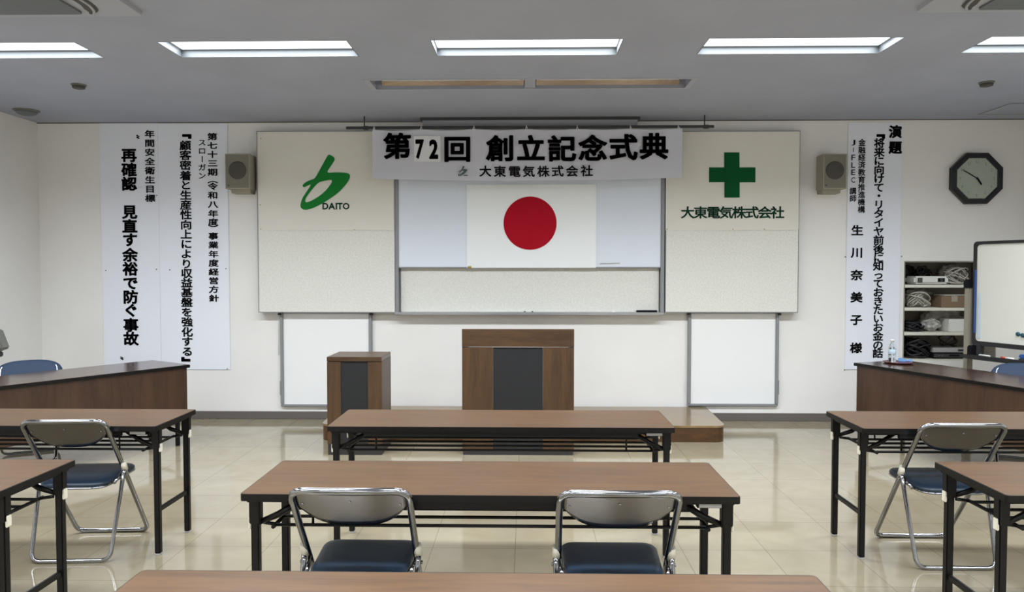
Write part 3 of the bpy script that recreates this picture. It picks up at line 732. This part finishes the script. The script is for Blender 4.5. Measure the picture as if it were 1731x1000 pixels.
heap('black_cable_pile', 'cableb', 'large black cable pile at the left of the bottom shelf', 'cables', X_(1548), yi - .04, sz[3], .15, .11, .21, 22, .009, seed=5)
crumple('black_pouch', 'cableb', 'black pouch under the cable pile on the bottom shelf', 'bag', X_(1543), yi + .17, sz[3], .13, .05, .2, 23)
d1 = thing('video_recorder', 'black video recorder at the base of the bottom shelf stack', 'recorder', (X_(1604), WY + .19, sz[3]))
quick('chassis', 'ink', d1, (-.21, .21, -.13, .13, .004, .06), bev=.004); quick('front_panel', 'dark', d1, (-.2, .2, -.134, -.13, .012, .05)); quick('display', 'black', d1, (-.05, .05, -.136, -.134, .024, .042))
for q in (-.15, -.12, .12, .15): mk('knob', 'greydev', d1, lathe, [(.006, 0), (.005, -.006)], (q, -.134, .03), 10, 'y')
d2 = thing('disc_player', 'silver disc player lying on top of the black recorder', 'player', (X_(1604), WY + .2, sz[3] + .0605))
quick('chassis', 'label', d2, (-.2, .2, -.12, .12, 0, .046), bev=.004); quick('disc_slot', 'dark', d2, (.05, .17, -.1225, -.12, .012, .034), bev=.001)
heap('thin_black_cable', 'cableb', 'thin black cable looped on the silver disc player', 'cables', X_(1606), WY + .2, sz[3] + .107, .12, .09, .14, 4, .004, seed=6)

# ================================================================= MOBILE WHITEBOARD
P0 = Vector((3.99, 6.62, 0)); dr = Vector((.30, -.80, 0)).normalized(); ang = math.atan2(dr.y, dr.x)
t = thing('standing_whiteboard', 'mobile whiteboard in a charcoal frame cut off by the right edge', 'whiteboard', P0, ang)
L_, zb_, zt2 = 1.8, .845, 1.765
quick('writing_surface', 'wb_warm', t, (.03, L_ - .03, -.006, .006, zb_ + .04, zt2 - .03))
bm = BM()
out = rrect(L_ / 2, (zt2 - zb_) / 2, .035, 5, L_ / 2, (zt2 + zb_) / 2)
A = [(u, v) for u, v in out]; inn = [(L_ / 2 + (u - L_ / 2) * (1 - .05 / L_ * 1.2), (zt2 + zb_) / 2 + .006 + (v - (zt2 + zb_) / 2) * .93) for u, v in out]
for k in range(len(A)):
    q = (k + 1) % len(A)
    r_ = [bm.verts.new((a[0], y, a[1])) for y in (-.016, .016) for a in (A[k], A[q], inn[q], inn[k])]
    for f in ((0, 1, 2, 3), (4, 5, 6, 7), (0, 1, 5, 4), (2, 3, 7, 6)): bm.faces.new([r_[i] for i in f])
bmesh.ops.remove_doubles(bm, verts=bm.verts, dist=1e-5)
build('frame', bm, 'dframe', t)
for xx, nm in ((-.045, 0), (L_ + .045, 1)):
    o = quick('post', 'post', t, (xx - .028, xx + .028, -.03, .03, .1, 1.36), bev=.008)
    quick('pivot_cap', 'ink', o, (xx - .036, xx + .036, -.04, .04, 1.34, 1.43), bev=.014)
    quick('knob', 'ink', o, (xx - .03 + (.04 if nm == 0 else -.04), xx + .03 + (.04 if nm == 0 else -.04), -.035, .035, .74, .84), bev=.01)
    o = quick('foot', 'post', t, (xx - .03, xx + .03, -.28, .28, .06, .1), bev=.008)
    for q in (-.25, .25): mk('caster', 'ink', o, lathe, [(.02, -.012), (.03, -.008), (.03, .008), (.02, .012)], (xx, q, .03), 16, 'x')
quick('crossbar', 'post', t, (-.02, L_ + .02, -.012, .012, .3, .34), bev=.004)
ztr = .76
quick('pen_tray', 'dframe', t, (-.01, L_ - .05, -.11, -.02, ztr - .03, ztr), (-.01, L_ - .05, -.115, -.108, ztr - .03, ztr + .008), bev=.002)
quick('tray_bracket', 'dframe', t, (.05, .09, -.02, .02, ztr - .02, zb_ + .01), (L_ - .14, L_ - .1, -.02, .02, ztr - .02, zb_ + .01))
mt = Matrix.Translation(P0) @ Matrix.Rotation(ang, 4, 'Z')
def on_board(o, x, y, z, rz=0): o.matrix_world = mt @ Matrix.Translation((x, y, z)) @ Matrix.Rotation(rz, 4, 'Z'); return o
bm = BM(); tube(bm, [(-.05, 0, 0), (.05, 0, 0)], .008, 10); on_board(tag(build('whiteboard_marker', bm, 'proj'), 'white marker lying at the left end of the mobile whiteboard tray', 'marker'), .16, -.06, ztr + .0085)
mk2 = thing('whiteboard_marker', 'red and white marker in the middle of the mobile whiteboard tray', 'marker'); mk('barrel', 'proj', mk2, tube, [(-.03, 0, 0), (.05, 0, 0)], .008); mk('cap', 'orange', mk2, tube, [(-.07, 0, 0), (-.03, 0, 0)], .0088)
on_board(mk2, .38, -.06, ztr + .009)
er = thing('board_eraser', 'blue eraser on the mobile whiteboard tray at the right edge', 'eraser'); quick('grip', 'bluep', er, (-.08, .08, -.026, .026, .02, .055), bev=.008); quick('felt', 'dark', er, (-.078, .078, -.025, .025, 0, .02)); on_board(er, .56, -.065, ztr)
o = quick('blue_strip', 'bluep', None, (-.009, .009, -.004, 0, -.28, .28), bev=.001); on_board(tag(o, 'long blue magnetic strip on the left frame edge of the mobile whiteboard', 'strip'), .028, -.0165, 1.235)
o = quick('clear_holder', 'petlabel', None, (-.012, .012, -.006, 0, -.2, .2), bev=.002); on_board(tag(o, 'pale narrow plastic holder beside the blue strip on the mobile whiteboard', 'holder'), .062, -.0065, 1.11)
for i, (dx, dz, lb) in enumerate(((0.415, .975, 'teal magnet at the lower part of the mobile whiteboard, left of three'), (.455, .968, 'teal magnet at the lower part of the mobile whiteboard, middle of three'), (.49, .955, 'teal magnet at the lower part of the mobile whiteboard, right of three'))):
    bm = BM(); lathe(bm, [(.018, 0), (.018, -.008), (.012, -.014)], (0, 0, 0), 16, 'y'); on_board(tag(build('magnet', bm, 'teal'), lb, 'magnet', 'teal magnets on the mobile whiteboard'), dx, -.0065, dz)

# ================================================================= PLATFORM, LECTERNS
PX0, PX1, PY0 = -1.83, 1.755, 6.43
def plat(h0, h1, g=0):
    r = .09; n_ = 6; pts = [(PX1 - g + .04, WY - .05), (PX0 + g - .04, WY - .05)]
    for k in range(n_ + 1): a = PI + k / n_ * PI / 2; pts.append((PX0 + g + r + r * math.cos(a), PY0 + g + r + r * math.sin(a)))
    for k in range(n_ + 1): a = 1.5 * PI + k / n_ * PI / 2; pts.append((PX1 - g - r + r * math.cos(a), PY0 + g + r + r * math.sin(a)))
    bm = BM(); prism(bm, pts, lambda u, v, d: (u, v - PY0, d), h0, h1); return bm
t = thing('stage_platform', 'low wooden platform along the back wall behind the lecterns', 'platform', (0, PY0, 0))
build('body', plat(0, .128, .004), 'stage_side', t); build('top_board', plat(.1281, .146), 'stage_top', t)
# main lectern
LX0, LX1, LYf = -.525, .387, 5.95; LH = at(875, 556, Y=5.95).z
t = thing('lectern', 'large walnut lectern with dark grey centre panel in the middle of the room', 'lectern', ((LX0 + LX1) / 2, LYf, 0)); hw = (LX1 - LX0) / 2; D_ = .45
quick('plinth', 'plinth', t, (-hw + .006, hw - .006, .006, D_, 0, .045))
bz = LH - .148
bm = BM(); prism(bm, [(-.003, bz + .004), (D_, bz + .004), (D_, LH - .07), (.01, LH), (-.003, LH)], lambda u, v, d: (d, u, v), -hw, hw); build('header', bm, 'lect_h', t)
for s in (-1, 1):
    a, b_ = sorted((s * .204, s * hw)); quick('front_board', 'lect', t, (a, b_, 0, .02, .045, bz), bev=.002)
    a, b_ = sorted((s * (hw - .02), s * hw)); quick('side_panel', 'lect', t, (a, b_, .0201, D_, .045, bz))
quick('centre_panel', 'slate', t, (-.203, .203, .006, .02, .045, bz - .001))
# small stand
SX0, SX1, SYf = -1.628, -1.179, 5.93; SH = at(600, 603, Y=5.93).z
t = thing('small_stand', 'small walnut flower stand with dark grey centre panel left of the lectern', 'stand', ((SX0 + SX1) / 2, SYf, 0)); hw = (SX1 - SX0) / 2; D_ = .40
quick('plinth', 'plinth', t, (-hw + .004, hw - .004, .004, D_, 0, .09))
quick('top_board', 'lect_h', t, (-hw, hw, -.003, D_, SH - .036, SH), bev=.002)
for s in (-1, 1):
    a, b_ = sorted((s * .11, s * hw)); quick('front_board', 'lect', t, (a, b_, 0, .02, .09, SH - .04), bev=.002)
    a, b_ = sorted((s * (hw - .02), s * hw)); quick('side_panel', 'lect', t, (a, b_, .0201, D_, .09, SH - .037))
quick('centre_panel', 'slate', t, (-.109, .109, .005, .02, .09, SH - .04))
quick('back_panel', 'lect', t, (-hw + .0201, hw - .0201, D_ - .02, D_ - .001, .09, SH - .037))

# ================================================================= FOLDING TABLES
TWD, TDP, TH = .9, .475, .70
def leg_bm(sx, yl):
    bm = BM(); x = sx * .868
    box(bm, x - .015, x + .015, yl - .015, yl + .015, .008, .60, bev=.004)
    box(bm, x - .021, x + .021, yl - .018, yl + .018, .57, .674, bev=.004)
    return bm
def make_table():
    t = thing('folding_table', 'x', 'table')
    bm = BM(); prism(bm, rrect(TWD - .004, TDP / 2 - .004, .012, 5, 0, TDP / 2), lambda u, v, d: (u, v, d), .676, TH)
    for f in bm.faces: f.smooth = False
    build('tabletop', bm, 'table', t)
    bm = BM(); A, Bq = rrect(TWD, TDP / 2, .015, 5, 0, TDP / 2), rrect(TWD - .0045, TDP / 2 - .0045, .012, 5, 0, TDP / 2)
    lv = [(A, .674), (A, .697), ([(a[0] * .9985, a[1]) for a in A], .6995), (Bq, .6995), (Bq, .674)]
    rg = [[bm.verts.new((u, v, z)) for u, v in P] for P, z in lv]; N = len(A)
    for i in range(len(rg)):
        a, b_ = rg[i], rg[(i + 1) % len(rg)]
        for k in range(N): bm.faces.new((a[k], a[(k + 1) % N], b_[(k + 1) % N], b_[k]))
    build('edge_band', bm, 'edge', t)
    quick('underframe', 'black', t, (-.71, .71, .012, .034, .645, .674), (-.71, .71, TDP - .034, TDP - .012, .645, .674), (-.86, .86, .05, .07, .655, .674), (-.86, .86, TDP - .07, TDP - .05, .655, .674),
          (-.885, -.85, .03, TDP - .03, .66, .674), (.85, .885, .03, TDP - .03, .66, .674), bev=.002)
    for sx in (-1, 1):
        for yl in (.075, TDP - .065):
            o = build('leg', leg_bm(sx, yl), 'black', t)
            x = sx * .868; a, b_ = sorted((x + sx * .0155, x + sx * .024)); quick('clip', 'ivory', o, (a, b_, yl - .014, yl + .014, .55, .595), bev=.003)
            quick('rubber_foot', 'label', o, (x - .014, x + .014, yl - .014, yl + .014, 0, .009), bev=.002)
            mk('brace', 'black', t, tube, [(sx * .70, yl + (.012 if yl < .2 else -.012), .655), (sx * .785, yl + (.012 if yl < .2 else -.012), .60), (sx * .856, yl, .572)], [.011, .013, .010], 6)
        quick('crossbar', 'black', t, *[(sx * .868 - .008, sx * .868 + .008, .09, TDP - .08, .225, .250)], bev=.003)
    bm = BM()
    for y in (.085, .18, .275, .37): tube(bm, [(-.80, y, .560), (.80, y, .560)], .0065, 6)
    for s in (-1, 1):
        tube(bm, fillet([(s * .80, .06, .560), (s * .80, .40, .560)], 0), .008, 6)
        for y in (.09, .385): tube(bm, [(s * .80, y, .560), (s * .855, y, .568)], .007, 6); tube(bm, [(s * .66, y, .560), (s * .66, y, .66)], .005, 6)
    build('shelf_rack', bm, 'black', t)
    quick('name_plate', 'label', t, (.755, .835, .018, .024, .655, .668), label='silver name plate')
    bm = BM(); box(bm, .75, .84, .0241, .05, .652, .674)
    build('plate_bracket', bm, 'black', t)
    return t
TCX, TLX, TRX = -.135, -1.92 - .9, 1.72 + .9
tp = make_table(); tabs = [
    (TCX, 3.75, 'front centre folding table standing before the lectern'),
    (TCX, 2.60, 'centre folding table of the second row with two chairs pushed up'),
    (TCX, 1.455, 'nearest centre folding table, only its brown top shows at the bottom'),
    (TLX, 3.735, 'left folding table of the front row, one chrome chair drawn up to it'),
    (TLX, 2.595, 'left folding table of the second row, its right end in view'),
    (TRX, 3.755, 'right folding table of the front row, one chrome chair drawn up to it'),
    (TRX, 2.635, 'right folding table of the second row, its left end in view')]
for i, (x, y, lb) in enumerate(tabs):
    o = tp if i == 0 else copy_tree(tp); o.location = (x, y, 0); tag(o, lb, 'table', 'folding tables in rows')

# angled desks with modesty panels
def side_desk(A0, u, s, label):
    """A0 near corner at the aisle end, u direction along front edge; s=+1 if depth lies to the left of u"""
    ang = math.atan2(u[1], u[0]); t = thing('speaker_desk', label, 'desk', (A0[0], A0[1], 0), ang, 'desks with wooden modesty panels')
    def b_(x0, x1, y0, y1, z0, z1): y0, y1 = sorted((s * y0, s * y1)); return (x0, x1, y0, y1, z0, z1)
    Lg, Dp = 1.8, .58
    quick('desktop', 'desk_top', t, b_(.003, Lg - .003, .003, Dp - .003, .676, .70), bev=.002)
    quick('edge_band', 'edge', t, b_(0, Lg, 0, .0029, .674, .698), b_(0, Lg, Dp - .0029, Dp, .674, .698), b_(0, .0029, .0029, Dp - .0029, .674, .698), b_(Lg - .0029, Lg, .0029, Dp - .0029, .674, .698))
    quick('modesty_panel', 'panel', t, b_(.02, Lg - .02, .015, .035, .26, .6735), bev=.002)
    quick('underframe', 'black', t, b_(.06, Lg - .06, .04, .06, .64, .6735), b_(.06, Lg - .06, Dp - .06, Dp - .04, .64, .6735))
    for x in (.075, Lg - .075):
        for y in (.08, Dp - .08): o = quick('leg', 'black', t, b_(x - .015, x + .015, y - .015, y + .015, .006, .6735), bev=.003); quick('rubber_foot', 'dark', o, b_(x - .014, x + .014, y - .014, y + .014, 0, .006))
        quick('crossbar', 'black', t, b_(x - .008, x + .008, .095, Dp - .095, .225, .245))
    return t
uL = (-.545, -.838); uR = (.362, -.932)
side_desk((-2.895, 6.235), uL, -1, 'angled dark-topped desk with wood front at the left wall')
side_desk((2.875, 6.48), uR, 1, 'angled dark-topped desk with wood front on the right, carrying the bottle')

# ================================================================= FOLDING CHAIRS
def make_chair(vinyl, padded=False):
    t = thing('folding_chair', 'x', 'chair')
    qs = .93 if padded else 1
    def fa(x, z, bow=0): return Vector((x, (.743 - z) * .68 + bow, z))
    top = []
    wt, wb_ = (.195 if padded else .207), .198; ztop = .725 if padded else .743
    pts = [fa(-wb_, .012), fa(wb_, .012), fa(.2045, .47), fa(wt, ztop), fa(.1, ztop + .0015, -.012), fa(-.1, ztop + .0015, -.012), fa(-wt, ztop), fa(-.2045, .47)]
    path = fillet(pts, [.05, .05, .05, .11, .05, .05, .11, .05], 7, closed=True)
    mk('back_frame', 'chrome', t, tube, path, .0126, 12, True)
    pr = [(-.214, .19, .455), (-.213, .165, .40), (-.198, .045, .012), (.198, .045, .012), (.213, .165, .40), (.214, .19, .455)]
    lf = mk('rear_leg_frame', 'chrome', t, tube, fillet(pr, [0, .05, .05, .05, .05, 0], 7), .0105, 12)
    for s in (-1, 1):
        mk('bushing', 'ivory', lf, tube, [(s * .213, .193, .444), (s * .211, .176, .490)], .0155, 12)
        bm = BM(); lathe(bm, [(.007, 0), (.007, s * .005), (.004, s * .007)], (s * .223, .186, .42), 12, 'x'); build('pivot_bolt', bm, 'chrome', lf)
        mk('seat_strut', 'chrome', t, tube, [(s * .197, .20, .43), (s * .190, .12, .392)], .008, 8)
    # backrest: steel plate behind, padded vinyl in front
    def edge(u):
        a = abs(u); zt_ = .742 - .022 * max(0, (a - .6) / .4) ** 2; zb = .592 + .088 * a ** 3.2; return zb, zt_
    def pl(u, v, off):
        u = 2 * u - 1; zb, z1 = edge(u); z = zb + (z1 - zb) * v; x = u * .196
        p = fa(x, z); p.y += -.014 * (1 - u * u) + off; return p
    bk = BM(); solid_grid(bk, 24, 8, lambda u, v: pl(u, v, -.002), lambda u, v: pl(u, v, .001))
    br_ = build('backrest', bk, 'plate', t)
    bm = BM(); solid_grid(bm, 24, 8, lambda u, v: pl(u, v, .0012), lambda u, v: pl(u, v, .003 + .016 * (1 - (2 * u - 1) ** 6) * math.sin(PI * min(1, max(0, v * .96 + .02))) ** .5))
    if padded:      # thick cushion that wraps the top of the frame
        bm.free(); bm = BM()
        def ring(u, v):
            a = 2 * PI * u; k = math.sin(PI * v) ** .35 if 0 < v < 1 else 0
            x = (v * 2 - 1); X = x * .234; zc = .688 - .01 * x * x; hz = .078 * max(.02, (1 - abs(x) ** 3.5)) ** .5; hy = .024 * max(.02, (1 - abs(x) ** 5)) ** .5
            ca, sa = math.cos(a), math.sin(a); ca = math.copysign(abs(ca) ** .6, ca); sa = math.copysign(abs(sa) ** .6, sa)
            p = fa(X, zc + hz * sa); p.y += hy * ca - .004; return p
        rg = [[bm.verts.new(ring(i / 20, j / 24)) for i in range(20)] for j in range(25)]
        for j in range(24):
            for i in range(20): f = bm.faces.new((rg[j][i], rg[j][(i + 1) % 20], rg[j + 1][(i + 1) % 20], rg[j + 1][i])); f.smooth = True
        bm.faces.new(rg[0][::-1]); bm.faces.new(rg[-1])
    build('back_cushion', bm, vinyl, br_)
    for u, v in ((.5, .72), (.06, .42), (.94, .42)):
        p = pl(u, v, -.002); bm = BM(); lathe(bm, [(.0055, 0), (.005, -.003), (.0025, -.0045)], p, 12, 'y'); build('screw', bm, 'chrome', br_)
    # seat
    def outline(g=0):
        P = fillet([(-.172 + g, .05 + g, 0), (.172 - g, .05 + g, 0), (.192 - g, .40 - g, 0), (-.192 + g, .40 - g, 0)], [.085, .085, .06, .06], 7, closed=True)
        return [(p.x, p.y) for p in P]
    def zs(y): return .384 + (y - .05) * .045
    O = outline()
    def shell(bm, layers, cap_top=True):
        rg = [[bm.verts.new((x, y, zs(y) + h)) for x, y in outline(g)] for g, h in layers]; N = len(O)
        for a, b_ in zip(rg, rg[1:]):
            for k in range(N): f = bm.faces.new((a[k], a[(k + 1) % N], b_[(k + 1) % N], b_[k])); f.smooth = True
        bm.faces.new(rg[0][::-1]); bm.faces.new(rg[-1])
    bm = BM(); shell(bm, [(.02, -.004), (.0, -.004), (-.002, .0), (0, .006), (.02, .006)]); st = build('seat_pan', bm, 'chrome', t)
    bm = BM(); shell(bm, [(.003, .0061), (.0, .012), (.001, .020), (.008, .028), (.03, .033), (.07, .035)]); build('seat_cushion', bm, vinyl, t)
    return t
cp = make_chair('blue'); chairs = [
    (-.615, 2.505, 0, 'folding chair with navy seat at the left of the second-row centre table'),
    (.322, 2.495, 0, 'folding chair with navy seat at the right of the second-row centre table'),
    (-2.345, 3.64, .07, 'chrome folding chair with navy seat drawn up to the left front-row table'),
    (2.165, 3.64, .0, 'chrome folding chair with navy seat drawn up to the right front-row table')]
for i, (x, y, r_, lb) in enumerate(chairs):
    o = cp if i == 0 else copy_tree(cp); o.location = (x, y, 0); o.rotation_euler = (0, 0, r_); tag(o, lb, 'chair', 'chrome folding chairs')
cl = make_chair('blue_lt', True); cl.location = (-4.12, 5.98, 0); cl.rotation_euler = (0, 0, -math.radians(150)); tag(cl, 'folding chair with blue back cushion behind the left angled desk', 'chair', 'blue-backed chairs behind the angled desks')
c2 = copy_tree(cl); c2.location = (3.99, 5.92, 0); c2.rotation_euler = (0, 0, math.radians(150)); tag(c2, 'folding chair with blue back cushion behind the right angled desk', 'chair', 'blue-backed chairs behind the angled desks')

# ================================================================= SMALL THINGS ON THE RIGHT DESK
tc_ = at(1518, 613.5, z=.70)
t = thing('round_tray', 'dark red lacquer tray on the right angled desk', 'tray', (tc_.x, tc_.y, .70))
mk('plate', 'tray', t, lathe, [(.10, .0), (.118, .008), (.122, .014), (.117, .0135), (.1, .006), (.001, .005)], (0, 0, 0), 32)
bt = at(1508, 611.5, z=.706)
t = thing('water_bottle', 'clear plastic water bottle with pale label standing on the red tray', 'bottle', (bt.x, bt.y, .706))
mk('body', 'pet', t, lathe, [(.026, 0), (.031, .006), (.031, .055), (.029, .06), (.031, .066), (.031, .118), (.029, .13), (.02, .155), (.0125, .168), (.0125, .18)], (0, 0, 0), 24)
mk('label_wrap', 'petlabel', t, lathe, [(.0316, .07), (.0322, .071), (.0322, .112), (.0316, .113)], (0, 0, 0), 24)
mk('cap', 'proj', t, lathe, [(.0145, .181), (.0145, .197), (.013, .199)], (0, 0, 0), 20)
bt2 = at(1530, 610.5, z=.706)
bm = BM()
def fold(u, v): return Vector(((u - .5) * .11, (v - .5) * .05, .018 + .008 * math.sin(u * 7) + .006 * math.cos(v * 5)))
solid_grid(bm, 12, 6, fold, lambda u, v: Vector((fold(u, v).x, fold(u, v).y, .0005)))
o = build('folded_cloth', bm, 'blueclo'); o.location = (bt2.x, bt2.y, .707); o.rotation_euler = (0, 0, -.5); tag(o, 'light blue folded cloth on the red tray beside the bottle', 'cloth')
# grey appliance that peeks in at the left edge
q = at(-14, 592, Y=6.3)
t = thing('standing_monitor', 'grey plastic device on a stand peeking in at the left edge', 'device', (q.x, 6.3, 0))
mk('base', 'dark', t, lathe, [(.15, 0), (.15, .015), (.03, .03)], (0, 0, 0), 24)
mk('stand_pole', 'greydev', t, tube, [(0, 0, .03), (0, 0, .8)], .016)
bm = BM(); box(bm, -.11, .11, -.05, .05, -.09, .09, bev=.012, mtx=Matrix.Translation((0, 0, .875)) @ Matrix.Rotation(-.35, 4, 'Y')); build('head', bm, 'greydev', t)
quick('joint', 'dark', t, (-.03, .085, -.03, .03, .755, .80), bev=.008)
